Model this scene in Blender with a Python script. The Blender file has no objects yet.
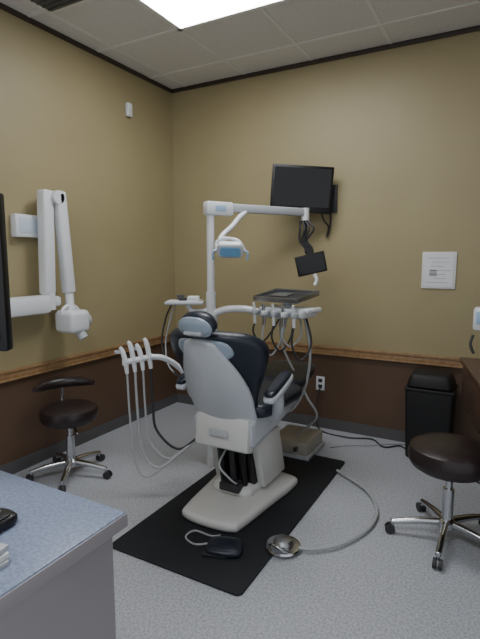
import bpy, bmesh, math, random
from mathutils import Vector, Matrix
random.seed(4)
V=Vector
# ------------------------------------------------------------------ camera
F=478
C=V((2.83,-3.82,1.45)); yaw=math.radians(28.8); p=math.radians(7.33)
fwd=V((-math.sin(yaw)*math.cos(p),math.cos(yaw)*math.cos(p),-math.sin(p)))
right=V((math.cos(yaw),math.sin(yaw),0)); up=right.cross(fwd)
cd=bpy.data.cameras.new('camera'); co=bpy.data.objects.new('camera',cd); bpy.context.collection.objects.link(co)
cd.sensor_fit='VERTICAL'; cd.sensor_height=36; cd.lens=F*36/639; cd.clip_start=.02
m=Matrix((right,up,-fwd)).transposed().to_4x4(); m.translation=C; co.matrix_world=m
bpy.context.scene.camera=co
# ------------------------------------------------------------------ materials
def srgb(r,g,b):
    f=lambda c:(c/255/12.92) if c/255<=.04045 else ((c/255+.055)/1.055)**2.4
    return (f(r),f(g),f(b),1)
def mat(name,col,rough=.5,metal=0,spk=None,scale=200,bump=0,bscale=80,coat=0,emit=0):
    mt=bpy.data.materials.new(name); mt.use_nodes=True; nt=mt.node_tree; b=nt.nodes['Principled BSDF']
    c=srgb(*col); b.inputs['Base Color'].default_value=c; b.inputs['Roughness'].default_value=rough; b.inputs['Metallic'].default_value=metal
    b.inputs['Coat Weight'].default_value=coat
    tc=nt.nodes.new('ShaderNodeTexCoord')
    if emit:
        b.inputs['Emission Color'].default_value=c; b.inputs['Emission Strength'].default_value=emit
    if spk:
        n=nt.nodes.new('ShaderNodeTexNoise'); n.inputs['Scale'].default_value=scale; n.inputs['Detail'].default_value=3
        nt.links.new(tc.outputs['Object'],n.inputs['Vector'])
        r=nt.nodes.new('ShaderNodeValToRGB'); r.color_ramp.elements[0].position=.38; r.color_ramp.elements[1].position=.62
        r.color_ramp.elements[0].color=srgb(*spk); r.color_ramp.elements[1].color=c
        nt.links.new(n.outputs['Fac'],r.inputs['Fac']); nt.links.new(r.outputs['Color'],b.inputs['Base Color'])
    if bump:
        n=nt.nodes.new('ShaderNodeTexNoise'); n.inputs['Scale'].default_value=bscale; n.inputs['Detail'].default_value=4
        nt.links.new(tc.outputs['Object'],n.inputs['Vector'])
        bp=nt.nodes.new('ShaderNodeBump'); bp.inputs['Strength'].default_value=bump; bp.inputs['Distance'].default_value=.01
        nt.links.new(n.outputs['Fac'],bp.inputs['Height']); nt.links.new(bp.outputs['Normal'],b.inputs['Normal'])
    return mt
def wallmat():
    mt=bpy.data.materials.new('two_tone_wall_paint'); mt.use_nodes=True; nt=mt.node_tree; b=nt.nodes['Principled BSDF']
    g=nt.nodes.new('ShaderNodeNewGeometry'); s=nt.nodes.new('ShaderNodeSeparateXYZ'); nt.links.new(g.outputs['Position'],s.inputs[0])
    lt=nt.nodes.new('ShaderNodeMath'); lt.operation='GREATER_THAN'; lt.inputs[1].default_value=.68; nt.links.new(s.outputs['Z'],lt.inputs[0])
    n=nt.nodes.new('ShaderNodeTexNoise'); n.inputs['Scale'].default_value=1.6; nt.links.new(g.outputs['Position'],n.inputs['Vector'])
    def ramp(a,c):
        r=nt.nodes.new('ShaderNodeValToRGB'); r.color_ramp.elements[0].color=srgb(*a); r.color_ramp.elements[1].color=srgb(*c)
        r.color_ramp.elements[0].position=.3; r.color_ramp.elements[1].position=.7
        nt.links.new(n.outputs['Fac'],r.inputs['Fac']); return r
    u=ramp((153,141,106),(159,147,111)); l=ramp((86,66,51),(93,72,56))
    mx=nt.nodes.new('ShaderNodeMixRGB'); nt.links.new(lt.outputs[0],mx.inputs[0]); nt.links.new(l.outputs[0],mx.inputs[1]); nt.links.new(u.outputs[0],mx.inputs[2])
    nt.links.new(mx.outputs[0],b.inputs['Base Color']); b.inputs['Roughness'].default_value=.5
    n2=nt.nodes.new('ShaderNodeTexNoise'); n2.inputs['Scale'].default_value=120; nt.links.new(g.outputs['Position'],n2.inputs['Vector'])
    bp=nt.nodes.new('ShaderNodeBump'); bp.inputs['Strength'].default_value=.12; bp.inputs['Distance'].default_value=.004
    nt.links.new(n2.outputs['Fac'],bp.inputs['Height']); nt.links.new(bp.outputs['Normal'],b.inputs['Normal'])
    return mt
M_wall=wallmat()
M_floor=mat('speckled_vinyl',(184,187,192),.4,spk=(152,155,162),scale=95,bump=.03)
M_ceil=mat('ceiling_tile',(224,222,220),.9,spk=(213,212,210),scale=90,bump=.2,bscale=150)
M_grid=mat('ceiling_grid_metal',(228,228,226),.5)
M_crown=mat('dark_crown',(58,48,42),.5)
M_base=mat('rubber_baseboard',(86,84,86),.5)
M_rail=mat('oak_rail',(158,126,90),.4,spk=(142,110,76),scale=30)
M_white=mat('white_plastic',(218,221,224),.3,coat=.2)
M_grey=mat('grey_plastic',(178,182,186),.4)
M_shell=mat('chair_shell_plastic',(188,193,200),.3,coat=.3)
M_bluegrey=mat('light_blue_plastic',(160,188,215),.35)
M_panel=mat('pale_panel',(196,208,220),.3)
M_cream=mat('light_grey_casting',(205,205,203),.4)
M_beige=mat('beige_plastic',(165,160,148),.45)
M_black=mat('black_plastic',(16,16,18),.38)
M_bin=mat('matte_black_bin',(15,15,17),.6)
M_mat=mat('black_rubber_mat',(22,25,31),.75,bump=.15,bscale=200)
M_navy=mat('navy_upholstery',(27,34,47),.38,bump=.1,bscale=60)
M_vinyl=mat('brown_black_vinyl',(40,30,30),.35,bump=.15,bscale=50)
M_chrome=mat('chrome',(200,202,205),.2,1)
M_steel=mat('brushed_steel',(160,162,165),.35,1)
M_screen=mat('screen_glass',(5,5,7),.2)
M_hose=mat('grey_hose',(165,168,170),.45)
M_dhose=mat('dark_hose',(45,45,48),.5)
M_ctop=mat('blue_grey_laminate',(132,144,168),.35,spk=(112,124,148),scale=130)
M_cab=mat('cabinet_laminate',(140,136,140),.5)
M_wood=mat('dark_walnut',(84,62,50),.35,spk=(68,48,38),scale=14)
M_paper=mat('paper',(215,216,214),.8)
M_ink=mat('printed_grey',(178,180,180),.8)
M_light=mat('fluorescent_diffuser',(250,252,255),.5,emit=17)
M_vent=mat('vent_metal',(88,88,88),.5)
M_glass=mat('blue_lens',(120,175,215),.15,coat=.5)
M_foil=mat('clear_plastic_cover',(150,165,180),.15,coat=.6)
# ------------------------------------------------------------------ mesh helpers
def mk(name,bm,mt,smooth=True,ang=35):
    bmesh.ops.recalc_face_normals(bm,faces=bm.faces[:])
    me=bpy.data.meshes.new(name); bm.to_mesh(me); bm.free()
    o=bpy.data.objects.new(name,me); bpy.context.collection.objects.link(o); me.materials.append(mt)
    if smooth:
        for f in me.polygons: f.use_smooth=True
        me.set_sharp_from_angle(angle=math.radians(ang))
    return o
def frame(c,x=V((1,0,0)),z=V((0,0,1))):
    z=V(z).normalized(); x=V(x); x=(x-z*x.dot(z)).normalized(); y=z.cross(x)
    mm=Matrix((x,y,z)).transposed().to_4x4(); mm.translation=V(c); return mm
def box(name,c,s,mt,bev=.005,M=None,seg=2):
    bm=bmesh.new(); bmesh.ops.create_cube(bm,size=1)
    for v in bm.verts: v.co=V((v.co.x*s[0],v.co.y*s[1],v.co.z*s[2]))
    if bev: bmesh.ops.bevel(bm,geom=bm.edges[:],offset=min(bev,min(s)*.45),segments=seg,affect='EDGES',profile=.5)
    T=M if M is not None else Matrix.Identity(4)
    T=Matrix.Translation(V(c))@T
    bmesh.ops.transform(bm,matrix=T,verts=bm.verts)
    return mk(name,bm,mt)
def ab(name,a,b,mt,bev=.0):
    return box(name,[(i+j)/2 for i,j in zip(a,b)],[abs(j-i) for i,j in zip(a,b)],mt,bev)
def cr(pts,n=8,closed=False):
    pts=[V(q) for q in pts]; out=[]; N=len(pts)
    rng=range(N) if closed else range(N-1)
    for i in rng:
        if closed: a,b,c,d=pts[i-1],pts[i],pts[(i+1)%N],pts[(i+2)%N]
        else: a,b,c,d=pts[max(i-1,0)],pts[i],pts[i+1],pts[min(i+2,N-1)]
        for k in range(n):
            t=k/n
            out.append(.5*((2*b)+(c-a)*t+(2*a-5*b+4*c-d)*t*t+(3*b-a-3*c+d)*t**3))
    if not closed: out.append(pts[-1].copy())
    return out
def tube(name,pts,r,mt,n=8,seg=10,smooth=True):
    P=cr(pts,n) if smooth and len(pts)>2 else [V(q) for q in pts]
    N=len(P); R=r if isinstance(r,(list,tuple)) else [r,r]
    bm=bmesh.new(); rings=[]; nrm=None
    for i,q in enumerate(P):
        t=(P[min(i+1,N-1)]-P[max(i-1,0)]).normalized()
        if nrm is None:
            h=V((0,0,1)) if abs(t.z)<.9 else V((1,0,0)); nrm=(h-t*h.dot(t)).normalized()
        else: nrm=(nrm-t*nrm.dot(t)).normalized()
        b=t.cross(nrm); f=i/(N-1)*(len(R)-1); k=min(int(f),len(R)-2); rr=R[k]*(1-(f-k))+R[k+1]*(f-k)
        rings.append([bm.verts.new(q+(nrm*math.cos(a)+b*math.sin(a))*rr) for a in [2*math.pi*j/seg for j in range(seg)]])
    for i in range(N-1):
        for j in range(seg): bm.faces.new((rings[i][j],rings[i][(j+1)%seg],rings[i+1][(j+1)%seg],rings[i+1][j]))
    bm.faces.new(rings[0][::-1]); bm.faces.new(rings[-1])
    return mk(name,bm,mt,ang=50)
def cyl(name,a,b,r,mt,r2=None,seg=24):
    return tube(name,[a,b],[r,r if r2 is None else r2],mt,seg=seg,smooth=False)
def lathe(name,prof,c,mt,axis=(0,0,1),seg=40):
    T=frame(c,(1,0,0) if abs(V(axis).normalized().x)<.9 else (0,1,0),axis); bm=bmesh.new(); rings=[]
    for r,z in prof:
        rings.append([bm.verts.new(T@V((r*math.cos(2*math.pi*j/seg),r*math.sin(2*math.pi*j/seg),z))) for j in range(seg)])
    for i in range(len(rings)-1):
        for j in range(seg): bm.faces.new((rings[i][j],rings[i][(j+1)%seg],rings[i+1][(j+1)%seg],rings[i+1][j]))
    bm.faces.new(rings[0]); bm.faces.new(rings[-1])
    return mk(name,bm,mt)
def pillow(name,outline,T,th,mt,dome=0,domeb=0,n=6,edge=.3,curve=None):
    O=cr([V((a,b,0)) for a,b in outline],n,True)
    cx=sum(q.x for q in O)/len(O); cy=sum(q.y for q in O)/len(O); mn=min(max(abs(q.x-cx) for q in O),max(abs(q.y-cy) for q in O))
    e=min(th*edge*1.2,mn*.3)
    prof=[]
    for s in (.25,.55,.8): prof.append((s,-domeb*(1-s*s)))
    prof+= [(1-e/mn,0),(1-e*.3/mn,th*edge*.3),(1,th*edge),(1,th*(1-edge)),(1-e*.3/mn,th*(1-edge*.3)),(1-e/mn,th)]
    for s in (.8,.55,.25): prof.append((s,th+dome*(1-s*s)))
    bm=bmesh.new(); rings=[]
    for s,h in prof:
        rg=[]
        for q in O:
            u=cx+(q.x-cx)*s; w=cy+(q.y-cy)*s
            hh=h+(curve(u,w) if curve else 0)
            rg.append(bm.verts.new(T@V((u,w,hh))))
        rings.append(rg)
    L=len(O)
    for i in range(len(rings)-1):
        for j in range(L): bm.faces.new((rings[i][j],rings[i][(j+1)%L],rings[i+1][(j+1)%L],rings[i+1][j]))
    bm.faces.new(rings[0]); bm.faces.new(rings[-1])
    return mk(name,bm,mt,ang=60)
def group(name,loc,parts):
    e=bpy.data.objects.new(name,None); e.empty_display_size=.1; e.location=loc; bpy.context.collection.objects.link(e)
    for o in parts:
        o.parent=e; o.matrix_parent_inverse=Matrix.Translation(-V(loc))
    return e
def rrect(w,h,r,k=3):
    out=[]
    for cx,cy,a0 in ((w/2-r,h/2-r,0),(-w/2+r,h/2-r,90),(-w/2+r,-h/2+r,180),(w/2-r,-h/2+r,270)):
        for i in range(k+1):
            a=math.radians(a0+90*i/k); out.append((cx+r*math.cos(a),cy+r*math.sin(a)))
    return out
def poly_slab(name,pts,z0,z1,mt,bev=.006):
    bm=bmesh.new(); a=[bm.verts.new((x,y,z0)) for x,y in pts]; b=[bm.verts.new((x,y,z1)) for x,y in pts]; n=len(pts)
    bm.faces.new(a); bm.faces.new(b)
    for k in range(n): bm.faces.new((a[k],a[(k+1)%n],b[(k+1)%n],b[k]))
    bmesh.ops.recalc_face_normals(bm,faces=bm.faces[:])
    if bev: bmesh.ops.bevel(bm,geom=bm.edges[:],offset=bev,segments=2,affect='EDGES',profile=.5)
    return mk(name,bm,mt)
# ------------------------------------------------------------------ room (front wall omitted, right wall cut short: added opening for world fill light)
RX,RY,H=4.2,-5.4,3.01
ab('floor',(-.1,RY-.1,-.1),(RX+.1,.1,0),M_floor)
ab('wall_back',(-.1,0,0),(RX+.1,.1,H),M_wall)
ab('wall_left',(-.1,RY,0),(0,0,H),M_wall)
ab('wall_right',(RX,-2.2,0),(RX+.1,0,H),M_wall)
ab('ceiling',(-.1,RY-.1,H),(RX+.1,.1,H+.1),M_ceil)
ab('baseboard_back',(0,-.008,0),(RX,0,.09),M_base); ab('baseboard_left',(0,RY,0),(.008,-.008,.09),M_base); ab('baseboard_right',(RX-.008,-2.2,0),(RX,-.008,.09),M_base)
i=1
for z0,z1,d,mt in ((.655,.70,.022,M_rail),(.70,.718,.03,M_rail),(.645,.658,.028,M_rail),(2.978,H,.016,M_crown)):
    ab('trim_%d'%i,(0,-d,z0),(RX,0,z1),mt,.003); ab('trim_%d'%(i+1),(0,RY,z0),(d,-d,z1),mt,.003); ab('trim_%d'%(i+2),(RX-d,-2.2,z0),(RX,-d,z1),mt,.003); i+=3
g=[]
for k in range(-1,7):
    x=.78+.61*k
    if 0<x<RX: g.append(ab('tee_x%d'%k,(x-.012,RY,H-.004),(x+.012,0,H+.001),M_grid))
for k in range(-8,2):
    y=-.95+.61*k
    if RY<y<0: g.append(ab('tee_y%d'%k,(0,y-.012,H-.0045),(RX,y+.012,H+.001),M_grid))
group('ceiling_grid',(2,-2.5,H),g)
def panel(x0,y0,x1,y1):
    pr=[ab('diffuser',(x0+.03,y0+.03,H-.016),(x1-.03,y1-.03,H-.008),M_light)]
    for a,b in (((x0,y0),(x1,y0+.03)),((x0,y1-.03),(x1,y1)),((x0,y0),(x0+.03,y1)),((x1-.03,y0),(x1,y1))):
        pr.append(ab('frame',(a[0],a[1],H-.02),(b[0],b[1],H),M_grid))
    group('ceiling_light_panel',((x0+x1)/2,(y0+y1)/2,H),pr)
panel(.78,-1.56,2.0,-.95)
panel(1.39,-4.0,2.61,-3.39)
pr=[ab('frame',(.2,-1.95,H-.02),(.62,-1.53,H),M_grid,.003),ab('recess',(.23,-1.92,H-.022),(.59,-1.56,H-.018),M_vent)]
for k in range(9): pr.append(box('louver_%d'%k,(.41,-1.9+k*.04,H-.024),(.35,.022,.004),M_vent,.0,Matrix.Rotation(.5,4,'X')))
group('ceiling_air_vent',(.41,-1.74,H),pr)
group('motion_sensor',(0,-.62,2.67),[box('housing',(.018,-.62,2.67),(.036,.06,.11),M_white,.012),box('lens',(.036,-.62,2.655),(.012,.035,.05),M_cream,.005)])
# ------------------------------------------------------------------ floor mat
mp=[(x+1.543,y-1.385) for x,y in rrect(.76,1.57,.03,4)]
poly_slab('anti_fatigue_mat',mp,.001,.011,M_mat,.003)
# ------------------------------------------------------------------ dental chair
ch=[]
cx=1.5
ch.append(pillow('base_plate',[(-.15,-.37),(0,-.39),(.15,-.37),(.185,-.3),(.22,0),(.25,.25),(.22,.33),(0,.35),(-.22,.33),(-.25,.25),(-.22,0),(-.185,-.3)],frame((cx+.01,-1.42,.012)),.055,M_cream,dome=.012))
ch.append(pillow('base_cover',rrect(.26,.46,.06),frame((cx,-1.3,.065)),.06,M_cream,dome=.01))
def quad_plate(name,x0,x1,prof,mt,bev=.01):
    bm=bmesh.new(); a=[bm.verts.new((x0,y,z)) for y,z in prof]; b=[bm.verts.new((x1,y,z)) for y,z in prof]
    bm.faces.new(a); bm.faces.new(b[::-1]); n=len(prof)
    for k in range(n): bm.faces.new((a[k],a[(k+1)%n],b[(k+1)%n],b[k]))
    if bev: bmesh.ops.bevel(bm,geom=bm.edges[:],offset=bev,segments=2,affect='EDGES',profile=.5)
    return mk(name,bm,mt)
ch.append(quad_plate('lift_arm_right',cx+.12,cx+.17,[(-1.40,.10),(-1.10,.10),(-1.20,.42),(-1.50,.42)],M_cream))
ch.append(quad_plate('lift_arm_left',cx-.17,cx-.12,[(-1.40,.10),(-1.10,.10),(-1.20,.42),(-1.50,.42)],M_cream))
ch.append(quad_plate('lift_core',cx-.12,cx+.12,[(-1.44,.12),(-1.12,.12),(-1.16,.44),(-1.50,.44)],M_black))
for k in range(3): ch.append(cyl('pump_cylinder_%d'%k,(cx-.07+.07*k,-1.47,.12),(cx-.07+.07*k,-1.51,.40),.02,M_dhose if k==1 else M_black))
ch.append(box('bellows_top',(cx,-1.49,.37),(.2,.05,.08),M_black,.01))
ch.append(box('pump_housing',(cx+.01,-1.52,.13),(.13,.08,.05),M_dhose,.01))
ch.append(tube('chair_wire',[(cx-.03,-1.50,.35),(cx-.05,-1.56,.26),(cx+.02,-1.57,.2),(cx+.05,-1.53,.15)],.006,M_hose))
ch.append(quad_plate('seat_frame',cx-.19,cx+.19,[(-1.60,.42),(-1.56,.40),(-.95,.50),(-.95,.56),(-1.55,.57),(-1.62,.56)],M_shell,.02))
ch.append(quad_plate('rear_cover',cx-.165,cx+.175,[(-1.645,.40),(-1.56,.37),(-1.50,.56),(-1.62,.58)],M_cream,.015))
ch.append(box('rear_label',(cx,-1.650,.49),(.12,.006,.035),M_grey,.001,Matrix.Rotation(-.12,4,'X')))
ch.append(pillow('seat_cushion',[(-.22,-.27),(0,-.29),(.22,-.27),(.25,0),(.23,.26),(0,.28),(-.23,.26),(-.25,0)],frame((cx,-1.26,.565)),.08,M_navy,dome=.01))
ch.append(pillow('leg_rest',[(-.2,-.24),(0,-.25),(.2,-.24),(.19,0),(.15,.22),(0,.26),(-.15,.22),(-.19,0)],frame((cx,-.75,.60),z=(0,-.06,1)),.07,M_navy,dome=.01))
ch.append(quad_plate('leg_frame',cx-.12,cx+.12,[(-1.0,.52),(-.95,.50),(-.6,.58),(-.6,.61),(-1.0,.58)],M_shell,.01))
Wd=V((0,-.46,.888)).normalized(); Nb=V((1,0,0)).cross(Wd)
Tb=frame((cx-.005,-1.55,.53),(1,0,0),Nb)
ch.append(pillow('back_cushion',[(-.15,.0),(0,-.02),(.15,.0),(.20,.15),(.26,.30),(.30,.42),(.29,.49),(.22,.56),(.10,.595),(0,.60),(-.10,.595),(-.22,.56),(-.29,.49),(-.30,.42),(-.26,.30),(-.20,.15)],Tb@Matrix.Translation((0,0,-.06)),.07,M_navy,domeb=.02,curve=lambda u,w:-1.1*u*u))
ch.append(pillow('back_shell',[(-.175,-.0),(0,-.03),(.175,.0),(.20,.12),(.20,.24),(.17,.37),(.115,.50),(.08,.57),(0,.59),(-.08,.57),(-.115,.50),(-.17,.37),(-.20,.24),(-.20,.12)],Tb@Matrix.Translation((0,0,.008)),.03,M_shell,dome=.022,curve=lambda u,w:-.9*u*u))
ch.append(pillow('shoulder_cover',[(-.14,.46),(0,.44),(.14,.46),(.165,.50),(.13,.56),(.0,.585),(-.13,.56),(-.165,.50)],Tb@Matrix.Translation((0,0,-.010)),.028,M_foil,curve=lambda u,w:-.9*u*u))
hb=V((cx,-1.55,.53))+Wd*.60
ch.append(box('headrest_bar',hb+Wd*.02,(.07,.12,.02),M_steel,.004,frame((0,0,0),(1,0,0),Nb)))
Th=frame(V((cx+.01,-1.845,1.075)),(1,0,0),Nb)
ch.append(pillow('headrest_pad',[(-.07,.0),(0,-.01),(.07,0),(.10,.03),(.095,.07),(.06,.10),(0,.11),(-.06,.10),(-.095,.07),(-.10,.03)],Th@Matrix.Translation((0,0,-.05)),.06,M_navy,domeb=.02))
ch.append(pillow('headrest_cover',[(-.065,-.0),(0,-.005),(.065,.0),(.095,.033),(.09,.07),(.055,.10),(0,.108),(-.055,.10),(-.09,.07),(-.095,.033)],Th@Matrix.Translation((0,0,.006)),.022,M_foil,dome=.014))
ch.append(tube('headrest_knob',[Th@V((-.05,.03,.045)),Th@V((.05,.03,.045))],.010,M_grey,smooth=False))
for s,nme in ((1,'right'),(-1,'left')):
    x=cx+s*.285
    ch.append(tube('armrest_support_'+nme,[(cx+s*.2,-1.40,.56),(cx+s*.25,-1.43,.58),(x,-1.48,.65),(x,-1.50,.735)],[.035,.035,.032,.032],M_shell))
    Ta=frame((x,-1.48,.755),(1,0,0),(0,-.3,1))
    ch.append(pillow('armrest_pad_'+nme,[(-.028,-.12),(0,-.14),(.028,-.12),(.034,0),(.028,.12),(0,.14),(-.028,.12),(-.034,0)],Ta,.03,M_navy))
    ch.append(pillow('armrest_trim_'+nme,[(-.033,-.13),(0,-.15),(.033,-.13),(.042,0),(.033,.13),(0,.15),(-.033,.13),(-.042,0)],Ta@Matrix.Translation((0,0,-.035)),.042,M_shell))
group('dental_chair',(cx,-1.4,.012),ch)
# ------------------------------------------------------------------ light boom
px,py=1.105,-1.09
dl=[]
dl.append(cyl('post_upper',(px,py,1.225),(px,py,1.74),.026,M_white))
bd=V((.42,.68,0)).normalized()
Tbm=frame((0,0,0),bd)
dl.append(box('boom_knuckle',V((px,py,1.775))+bd*.06,(.20,.075,.09),M_white,.015,Tbm))
dl.append(box('knuckle_label',V((px,py,1.775))+bd*.06+V((bd.y,-bd.x,0))*.038,(.08,.003,.04),M_bluegrey,.001,Tbm))
dl.append(box('boom',V((px,py,1.785))+bd*.45,(.66,.04,.058),M_grey,.012,Tbm))
e=V((px,py,1.775))+bd*.78
dl.append(cyl('boom_joint',e+V((0,0,-.05)),e+V((0,0,.04)),.03,M_white))
dl.append(tube('lamp_arm',[(1.25,-.87,1.76),(1.235,-.93,1.72),(1.22,-1.0,1.66),(1.19,-1.07,1.60),(1.20,-1.12,1.56),(1.24,-1.13,1.55)],.018,M_white))
dl.append(tube('lamp_yoke',[(1.20,-1.16,1.50),(1.19,-1.15,1.55),(1.24,-1.13,1.575),(1.32,-1.10,1.56),(1.36,-1.09,1.50)],.011,M_white))
Tl=frame((1.28,-1.13,1.50),(.876,.482,0),(.3,-.6,-.5))
dl.append(pillow('lamp_head',rrect(.17,.11,.03),Tl@Matrix.Translation((0,0,-.03)),.05,M_white,domeb=.02))
dl.append(pillow('lamp_lens',rrect(.13,.07,.02),Tl@Matrix.Translation((0,0,.018)),.008,M_glass))
for s in (-1,1):
    a=Tl@V((s*.085,0,0)); b=Tl@V((s*.11,-.01,.01)); c=Tl@V((s*.11,-.06,.02))
    dl.append(tube('lamp_handle_%d'%(s+2),[a,b,c],.008,M_bluegrey))
group('dental_operatory_light',(px,py,1.3),dl)
mo=[]
Tm=frame((1.575,-.446,1.406),(.876,.482,0),(.47,-.87,-.1)); Tm=Tm@Matrix.Rotation(math.radians(13),4,'Z')
def T_box(name,T,c,s,mt,bev=.003):
    return box(name,(0,0,0),s,mt,bev,T@Matrix.Translation(c))
mo.append(T_box('casing',Tm,(0,0,0),(.22,.15,.022),M_black,.006))
mo.append(T_box('screen',Tm,(0,0,.0115),(.195,.125,.002),M_screen,0))
ev=V((e.x,e.y,1.72))
mo.append(cyl('drop_tube',(ev.x,ev.y,1.724),(ev.x+.01,ev.y,1.52),.013,M_dhose))
mo.append(tube('swivel',[(ev.x+.01,ev.y,1.53),(ev.x+.02,ev.y,1.48),(1.585,-.425,1.43)],.012,M_black))
mo.append(tube('monitor_handle',[(1.60,-.44,1.33),(1.62,-.44,1.29),(1.61,-.45,1.25)],.014,M_white))
for k in range(4):
    o=.018*(k-1.5)
    mo.append(tube('cable_%d'%k,[(ev.x+o,ev.y-.02,1.72),(ev.x+.03+o*2,ev.y-.04,1.66),(ev.x+.0+o,ev.y-.03,1.58),(ev.x+.04+o,ev.y-.02,1.52),(1.585,-.43,1.44)],.008,M_dhose))
group('intraoral_monitor',(ev.x,ev.y,1.4),mo)
# ------------------------------------------------------------------ delivery unit (floor post carries it)
du=[]
du.append(lathe('post_foot',[(.040,0),(.042,.01),(.036,.05),(.034,.07)],(px,py,0),M_cream))
du.append(cyl('post_lower',(px,py,.05),(px,py,1.224),.033,M_white))
dc=V((1.59,-.91,1.13)); dw=V((.97,-.24,0)).normalized()
Td=frame(dc,dw)
du.append(tube('swing_arm',[(px,py,1.02),(px+.02,py+.0,1.07),(1.20,-1.06,1.105),(1.32,-1.0,1.11),(1.44,-.95,1.08),(1.55,-.92,1.07)],.024,M_white))
du.append(cyl('arm_collar',(px,py,.96),(px,py,1.06),.045,M_white))
du.append(T_box('unit_body',Td,(0,0,-.03),(.36,.18,.065),M_white,.02))
du.append(T_box('control_pad',Td,(0,-.1,-.02),(.30,.05,.035),M_grey,.01))
du.append(T_box('side_handle',Td,(.20,0,-.01),(.04,.16,.03),M_white,.012))
Tt=Td@Matrix.Translation((-.03,.02,.06))@Matrix.Rotation(math.radians(9),4,'X')
du.append(cyl('tray_stem',dc+V((0,0,-.01)),dc+V((0,0,.06)),.03,M_grey))
du.append(T_box('tray_plate',Tt,(0,0,0),(.36,.25,.008),M_steel,.003))
for nme,c,s in (('rim_f',(0,-.125,.012),(.36,.008,.032)),('rim_b',(0,.125,.012),(.36,.008,.032)),('rim_l',(-.18,0,.012),(.008,.25,.032)),('rim_r',(.18,0,.012),(.008,.25,.032))):
    du.append(T_box('tray_'+nme,Tt,c,s,M_steel,.002))
du.append(T_box('tray_mat',Tt,(0,0,.006),(.32,.21,.002),M_dhose,0))
du.append(T_box('tray_packet',Tt,(-.05,.02,.012),(.14,.10,.008),M_vent,.002))
for k in range(5):
    u=-.16+.08*k
    du.append(T_box('holder_%d'%k,Td,(u,-.14,-.035),(.03,.05,.035),M_white if k%2 else M_grey,.008))
    du.append(tube('handpiece_%d'%k,[Td@V((u,-.16,.03)),Td@V((u,-.15,-.03)),Td@V((u,-.145,-.11))],[.008,.011,.010],M_steel if k%2 else M_white))
    dz=.12+.04*((k*2)%3)
    du.append(tube('instrument_hose_%d'%k,[Td@V((u,-.145,-.10)),Td@V((u-.01,-.15,-.10-dz*.6)),Td@V((u+.02,-.10,-.12-dz)),Td@V((u+.045,-.02,-.10-dz*.6)),Td@V((u*.6+.02,.04,-.05))],.0065,M_hose if k%2 else M_dhose))
du.append(tube('supply_hose_1',[Td@V((.1,.05,-.05)),Td@V((.13,.08,-.3)),Td@V((.08,.1,-.55)),Td@V((.0,.05,-.72)),(1.5,-.95,.45),(1.4,-1.0,.40)],.010,M_hose))
du.append(tube('supply_hose_2',[Td@V((-.1,.05,-.05)),Td@V((-.12,.1,-.28)),Td@V((.0,.12,-.50)),Td@V((.1,.1,-.62)),(1.75,-.75,.35),(1.55,-.62,.14)],.008,M_hose))
sc=V((.94,-1.16,1.15)); Ts=frame(sc,(.876,.482,0))
du.append(T_box('side_tray',Ts,(0,0,0),(.26,.17,.02),M_grey,.008))
du.append(T_box('side_tray_liner',Ts,(0,0,.012),(.22,.13,.006),M_white,.002))
du.append(cyl('cup',sc+V((-.05,.02,.012)),sc+V((-.05,.02,.05)),.022,M_vent,.028))
du.append(T_box('control_block',Ts,(.06,-.01,.03),(.08,.07,.03),M_white,.008))
du.append(T_box('dark_block',Ts,(-.01,-.03,.025),(.05,.04,.02),M_dhose,.006))
du.append(tube('side_tray_bracket',[sc+V((.02,.0,-.015)),sc+V((.06,.02,-.06)),(px,py,1.10)],.018,M_white))
for k in range(2): du.append(tube('tray_hose_%d'%k,[sc+V((-.08+.03*k,-.04,-.01)),sc+V((-.13+.04*k,-.05,-.12)),sc+V((-.14+.03*k,-.08,-.30)),sc+V((-.02,-.12,-.46)),V((1.12,-1.12,.55))],.006,M_hose if k else M_dhose))
group('dental_delivery_unit',dc,du)
ah=[]
a0=V((.90,-1.73,.84)); a1=V((1.00,-1.59,.86))
ah.append(tube('support_arm',[(1.27,-1.40,.60),(1.17,-1.36,.62),(1.08,-1.42,.76),(1.03,-1.52,.84),(.98,-1.60,.855)],.018,M_white))
ah.append(tube('holder_bar',[a0,a1],[.018,.018],M_white,smooth=False))
sd=V((right.x,right.y,0))
for k in range(4):
    q=a0.lerp(a1,(k+.2)/3.6)
    ah.append(box('holster_%d'%k,q,(.034,.034,.045),M_white,.01))
    tp=q+V((.0,.0,.06))-sd*.015+V((0,0,.025*(k%2)))
    ah.append(tube('suction_handle_%d'%k,[tp-sd*.015+V((0,0,.03)),tp,q,q+sd*.008+V((0,0,-.07))],[.009,.015,.016,.011],M_white))
    if k%2==0: ah.append(box('valve_lever_%d'%k,tp-sd*.025,(.045,.014,.02),M_grey,.005,frame((0,0,0),sd)))
    lo=.13+.05*k
    end=V((1.30,-1.38+.03*k,.42))
    bt=q+sd*(.10+.02*k); bt.z=lo
    ah.append(tube('hose_%d'%k,[q+sd*.008+V((0,0,-.07)),q+sd*.015+V((0,0,-.3)),V((q.x,q.y,lo+.12))+sd*.035,bt,bt+sd*.12+V((0,.02,.07)),end],.008 if k%2 else .0065,M_hose if k<3 else M_dhose))
group('assistant_instrument_holder',(1.0,-1.55,.8),ah)
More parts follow.
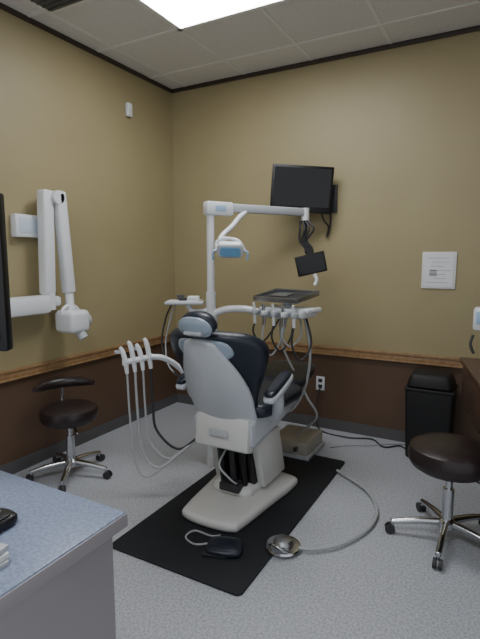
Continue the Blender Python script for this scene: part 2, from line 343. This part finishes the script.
# ------------------------------------------------------------------ junction box, foot controls
jb=[box('cover',(1.53,-.56,.085),(.30,.34,.10),M_beige,.02),box('skirt',(1.53,-.56,.025),(.32,.36,.026),M_grey,.004)]
jb.append(cyl('regulator',(1.6,-.73,.09),(1.6,-.76,.09),.015,M_steel))
group('utility_junction_box',(1.53,-.56,.012),jb)
qx,qy=1.945,-1.76; qz=.012
fc=[lathe('base_ring',[(.085,0),(.09,.008),(.085,.016),(.06,.02)],(qx,qy,qz),M_chrome),lathe('dome_button',[(.05,0),(.052,.015),(.04,.03),(.015,.036)],(qx,qy,qz+.016),M_steel),
 tube('carry_handle',[(qx-.055,qy-.05,qz+.02),(qx-.03,qy-.08,qz+.05),(qx+.02,qy-.09,qz+.05),(qx+.055,qy-.06,qz+.02)],.006,M_chrome),
 tube('hose',[(2.02,-1.745,.024),(2.10,-1.71,.022),(2.2,-1.60,.021),(2.28,-1.40,.021),(2.28,-1.2,.021),(2.18,-1.0,.021),(2.04,-.88,.021),(1.92,-.80,.022)],.0085,M_hose)]
group('foot_control_pedal',(qx,qy,qz),fc)
f2=[pillow('pedal_pad',[(-.08,-.06),(0,-.075),(.08,-.06),(.09,.0),(.07,.06),(0,.07),(-.07,.06),(-.09,0)],frame((1.70,-1.92,.016),(.9,.3,0)),.028,M_navy,dome=.01),
 box('pedal_heel',(1.68,-1.99,.02),(.12,.03,.014),M_dhose,.006,Matrix.Rotation(.3,4,'Z')),
 tube('cord',[(1.63,-1.90,.02),(1.55,-1.96,.018),(1.47,-1.93,.018),(1.48,-1.86,.018),(1.58,-1.86,.018),(1.62,-1.83,.018)],.005,M_hose)]
group('chair_foot_switch',(1.70,-1.92,.012),f2)
# ------------------------------------------------------------------ TV
tv=[]
Ttv=frame((1.40,-.216,1.986),(.876,.482,0),(.478,-.87,-.06))@Matrix.Rotation(math.radians(-3.5),4,'Z')
tv.append(T_box('casing',Ttv,(0,0,0),(.478,.355,.035),M_black,.006))
tv.append(T_box('back_bulge',Ttv,(0,0,-.03),(.36,.24,.04),M_black,.012))
tv.append(T_box('screen',Ttv,(0,.012,.0185),(.44,.29,.002),M_screen,0))
tv.append(T_box('logo',Ttv,(0,-.158,.0185),(.04,.008,.001),M_grey,0))
tv.append(box('wall_plate',(1.565,-.012,1.92),(.12,.024,.22),M_dhose,.004))
tv.append(tube('mount_arm',[(1.565,-.02,1.95),(1.55,-.06,1.96),(1.47,-.13,1.98)],.02,M_black))
tv.append(tube('tv_cable_1',[(1.52,-.12,1.87),(1.54,-.10,1.76),(1.57,-.05,1.70),(1.55,-.03,1.62),(1.57,-.015,1.70),(1.575,-.015,1.82)],.007,M_dhose))
group('wall_television',(1.565,0,1.92),tv)
ps=[box('acrylic_frame',(2.407,-.006,1.36),(.235,.010,.27),M_paper,.002),box('sheet',(2.407,-.0125,1.36),(.20,.002,.24),M_white,0)]
for k in range(7): ps.append(box('text_line_%d'%k,(2.407+(.01 if k%2 else -.01),-.0140,1.45-.03*k),(.15-.03*(k%3),.001,.005),M_ink,0))
ps.append(box('diagram',(2.37,-.0140,1.34),(.05,.001,.05),M_ink,0))
group('wall_notice',(2.407,0,1.36),ps)
ot=[box('plate',(1.515,-.004,.39),(.075,.008,.12),M_white,.003),box('socket_1',(1.515,-.009,.415),(.035,.004,.03),M_dhose,.002),box('socket_2',(1.515,-.009,.365),(.035,.004,.03),M_dhose,.002)]
group('electrical_outlet',(1.515,0,.39),ot)
tube('floor_cable',[(1.52,-.02,.36),(1.50,-.05,.2),(1.55,-.10,.02),(1.8,-.14,.008),(1.98,-.08,.008),(2.1,-.2,.008),(2.2,-.12,.008),(2.26,-.16,.008)],.006,M_dhose)
tube('floor_cable.001',[(1.74,-.40,.008),(1.85,-.30,.008),(2.0,-.22,.008),(2.12,-.12,.008),(2.24,-.06,.008)],.005,M_hose)
# ------------------------------------------------------------------ trash bin
def taper(name,c,w0,d0,w1,d1,h,mt,bev=.02):
    bm=bmesh.new(); bmesh.ops.create_cube(bm,size=1)
    for v in bm.verts:
        top=v.co.z>0; v.co=V((v.co.x*(w1 if top else w0),v.co.y*(d1 if top else d0),(v.co.z+.5)*h))
    bmesh.ops.bevel(bm,geom=bm.edges[:],offset=bev,segments=3,affect='EDGES',profile=.5)
    bmesh.ops.translate(bm,verts=bm.verts,vec=V(c)); return mk(name,bm,mt)
bn=[taper('body',(2.42,-.19,0),.29,.23,.325,.275,.53,M_bin),taper('rim',(2.42,-.19,.51),.332,.282,.33,.28,.02,M_bin,.006),
    taper('hood',(2.42,-.19,.525),.325,.275,.26,.22,.11,M_bin,.035),box('swing_flap',(2.42,-.308,.575),(.2,.010,.07),M_bin,.004,Matrix.Rotation(-.28,4,'X'))]
group('swing_top_trash_bin',(2.42,-.19,0),bn)
# ------------------------------------------------------------------ stools
def stool(name,x,y,seat_z,R,rot,back=None,rl=.27,th=1.0):
    s=[]; zb=seat_z-.087*th
    s.append(lathe('seat',[(R*.6,0),(R*.93,.004*th),(R,.022*th),(R*1.005,.045*th),(R*.96,.068*th),(R*.82,.080*th),(R*.5,.086*th),(R*.15,.087*th)],(x,y,zb),M_vinyl))
    s.append(lathe('seat_pan',[(R*.4,-.02),(R*.8,-.012),(R*.85,.0)],(x,y,zb),M_black))
    s.append(cyl('gas_column',(x,y,.26),(x,y,zb),.018,M_chrome)); s.append(cyl('column_sleeve',(x,y,.09),(x,y,.28),.028,M_chrome))
    s.append(lathe('hub',[(.03,0),(.045,.01),(.045,.045),(.03,.06)],(x,y,.06),M_chrome))
    s.append(tube('height_lever',[(x,y,zb-.02),(x+.1,y-.05,zb-.025),(x+.17,y-.09,zb-.035)],.006,M_chrome))
    for k in range(5):
        a=rot+2*math.pi*k/5; d=V((math.cos(a),math.sin(a),0)); c=V((x,y,0))
        s.append(tube('leg_%d'%(k+1),[c+d*.03+V((0,0,.095)),c+d*.15+V((0,0,.085)),c+d*rl+V((0,0,.065))],[.021,.018,.014],M_chrome))
        q=c+d*rl; n=V((-d.y,d.x,0))
        s.append(cyl('caster_stem_%d'%(k+1),q+V((0,0,.04)),q+V((0,0,.075)),.009,M_chrome))
        for sg in (-1,1):
            s.append(cyl('caster_%d_%d'%(k+1,sg+2),q+d*.01+n*sg*.006+V((0,0,.025)),q+d*.01+n*sg*.02+V((0,0,.025)),.025,M_dhose))
    if back is not None:
        a=back; d=V((math.cos(a),math.sin(a),0)); c=V((x,y,0))
        s.append(tube('back_bar',[c+V((0,0,seat_z-.10)),c+d*.16+V((0,0,seat_z-.11)),c+d*.22+V((0,0,seat_z-.02)),c+d*.20+V((0,0,seat_z+.10))],.010,M_chrome))
        pts=[]
        for k in range(-4,5):
            b=a+k*.27; pts.append(c+V((math.cos(b),math.sin(b),0))*.215+V((0,0,seat_z+.10)))
        s.append(tube('torso_rest',pts,[.018,.034,.038,.038,.034,.018],M_vinyl,seg=14))
    group(name,(x,y,0),s)
stool('rolling_stool',.36,-1.68,.49,.185,.3,back=math.radians(150),rl=.25,th=1.2)
stool('rolling_stool.001',2.65,-1.27,.525,.205,-.35,th=1.45)
# ------------------------------------------------------------------ x-ray unit
xr=[]
xr.append(box('control_panel',(.03,-1.665,1.66),(.06,.22,.15),M_white,.012)); xr.append(box('panel_screen',(.0615,-1.665,1.665),(.004,.17,.10),M_panel,.003))
xr.append(box('wall_bracket',(.03,-2.05,1.14),(.06,.2,.3),M_white,.015))
xr.append(box('horizontal_arm',(.12,-1.84,1.14),(.11,.46,.125),M_white,.03))
xr.append(box('horizontal_arm_tip',(.12,-1.60,1.155),(.08,.16,.07),M_white,.02))
xr.append(cyl('shoulder_joint',(.12,-1.60,1.10),(.12,-1.60,1.235),.045,M_white))
def beam(name,a,b,w,d,mt,xax=(0,1,0)):
    a=V(a);b=V(b); return box(name,(0,0,0),(w,d,(b-a).length),mt,.022,frame((a+b)/2,xax,b-a),3)
xr.append(beam('lower_arm',(.12,-1.605,1.20),(.12,-1.585,1.90),.085,.09,M_white))
xr.append(cyl('elbow_joint',(.06,-1.53,1.855),(.19,-1.53,1.855),.045,M_white))
xr.append(beam('upper_arm',(.15,-1.50,1.90),(.15,-1.45,1.20),.08,.08,M_white))
xr.append(cyl('wrist',(.15,-1.45,1.22),(.17,-1.46,1.08),.03,M_white))
xr.append(tube('yoke',[(.17,-1.53,1.02),(.17,-1.53,1.09),(.17,-1.47,1.12),(.17,-1.40,1.09),(.17,-1.40,1.02)],.013,M_white))
xr.append(box('tube_head',(.19,-1.465,1.01),(.19,.17,.16),M_white,.035,None,4))
xr.append(cyl('position_cone',(.22,-1.46,.97),(.27,-1.44,.89),.035,M_grey,.033)); xr.append(cyl('head_cap',(.22,-1.39,1.01),(.22,-1.36,1.01),.05,M_grey))
group('dental_xray_unit',(0,-1.7,1.14),xr)
# ------------------------------------------------------------------ near counter
kc=[ab('cabinet_body',(.9,-3.72,.0),(2.118,-3.10,.865),M_cab,.003),ab('countertop',(.88,-3.75,.865),(2.137,-3.078,.9),M_ctop,.004),
    ab('edge_band',(2.135,-3.752,.866),(2.140,-3.076,.896),M_cab,.001),ab('kick',(.92,-3.74,0),(2.1,-3.70,.09),M_base)]
group('base_cabinet',(1.5,-3.4,0),kc)
Tk=frame((1.875-.876*.28,-3.145-.482*.28,1.417),(.876,.482,0),(.482,-.876,0))
km=[T_box('casing',Tk,(0,0,0),(.56,.345,.03),M_black,.006),T_box('screen',Tk,(0,.008,.016),(.53,.31,.002),M_screen,0),
    T_box('stand',Tk,(0,-.28,-.03),(.06,.46,.02),M_black,.005),T_box('foot',Tk,(0,-.507,-.03),(.24,.016,.18),M_black,.005)]
group('computer_monitor',(1.62,-3.28,.9),km)
ns=[box('pad_%d'%k,(2.03+.003*k,-3.40,.905+.011*k),(.10,.16,.010),M_paper if k%2 else M_grey,.001,Matrix.Rotation(.1*k,4,'Z')) for k in range(3)]
group('paper_stack',(2.03,-3.40,.9),ns)
group('computer_mouse',(1.945,-3.265,.9),[pillow('mouse_body',[(-.03,-.045),(0,-.055),(.03,-.045),(.033,0),(.028,.045),(0,.055),(-.028,.045),(-.033,0)],frame((1.945,-3.27,.901)),.022,M_black,dome=.008),box('wheel',(1.945,-3.25,.93),(.006,.015,.008),M_grey,.002)])
# ------------------------------------------------------------------ right desk
dk=[]
foot=[(2.65,-.75),(2.86,-1.75),(4.15,-1.75),(4.15,-.75)]
dk.append(poly_slab('desktop',[(2.63,-.73),(2.845,-1.77),(4.16,-1.77),(4.16,-.73)],.835,.865,M_wood))
dk.append(poly_slab('apron',foot,.60,.835,M_wood,.01))
dk.append(poly_slab('pedestal',[(3.3,-.78),(3.4,-1.72),(4.14,-1.72),(4.14,-.78)],0,.6,M_wood,.004))
dk.append(box('drawer_pull',(2.87,-1.63,.72),(.012,.10,.012),M_steel,.003,Matrix.Rotation(math.radians(12),4,'Z')))
group('desk',(3.4,-1.25,0),dk)
dv=[box('foot',(2.83,-.90,.875),(.16,.14,.02),M_grey,.006),cyl('neck',(2.83,-.90,.88),(2.80,-.88,1.06),.016,M_grey),box('head',(2.76,-.82,1.11),(.13,.10,.13),M_white,.015),box('display',(2.76,-.873,1.12),(.10,.006,.07),M_bluegrey,.002),tube('probe',[(2.70,-.86,1.02),(2.69,-.88,.97),(2.71,-.89,.92)],.008,M_dhose)]
group('curing_light_station',(2.83,-.9,.865),dv)
# ------------------------------------------------------------------ world
w=bpy.data.worlds.new('world'); bpy.context.scene.world=w; w.use_nodes=True; w.node_tree.nodes['Background'].inputs[0].default_value=(.93,.96,1,1); w.node_tree.nodes['Background'].inputs[1].default_value=.9
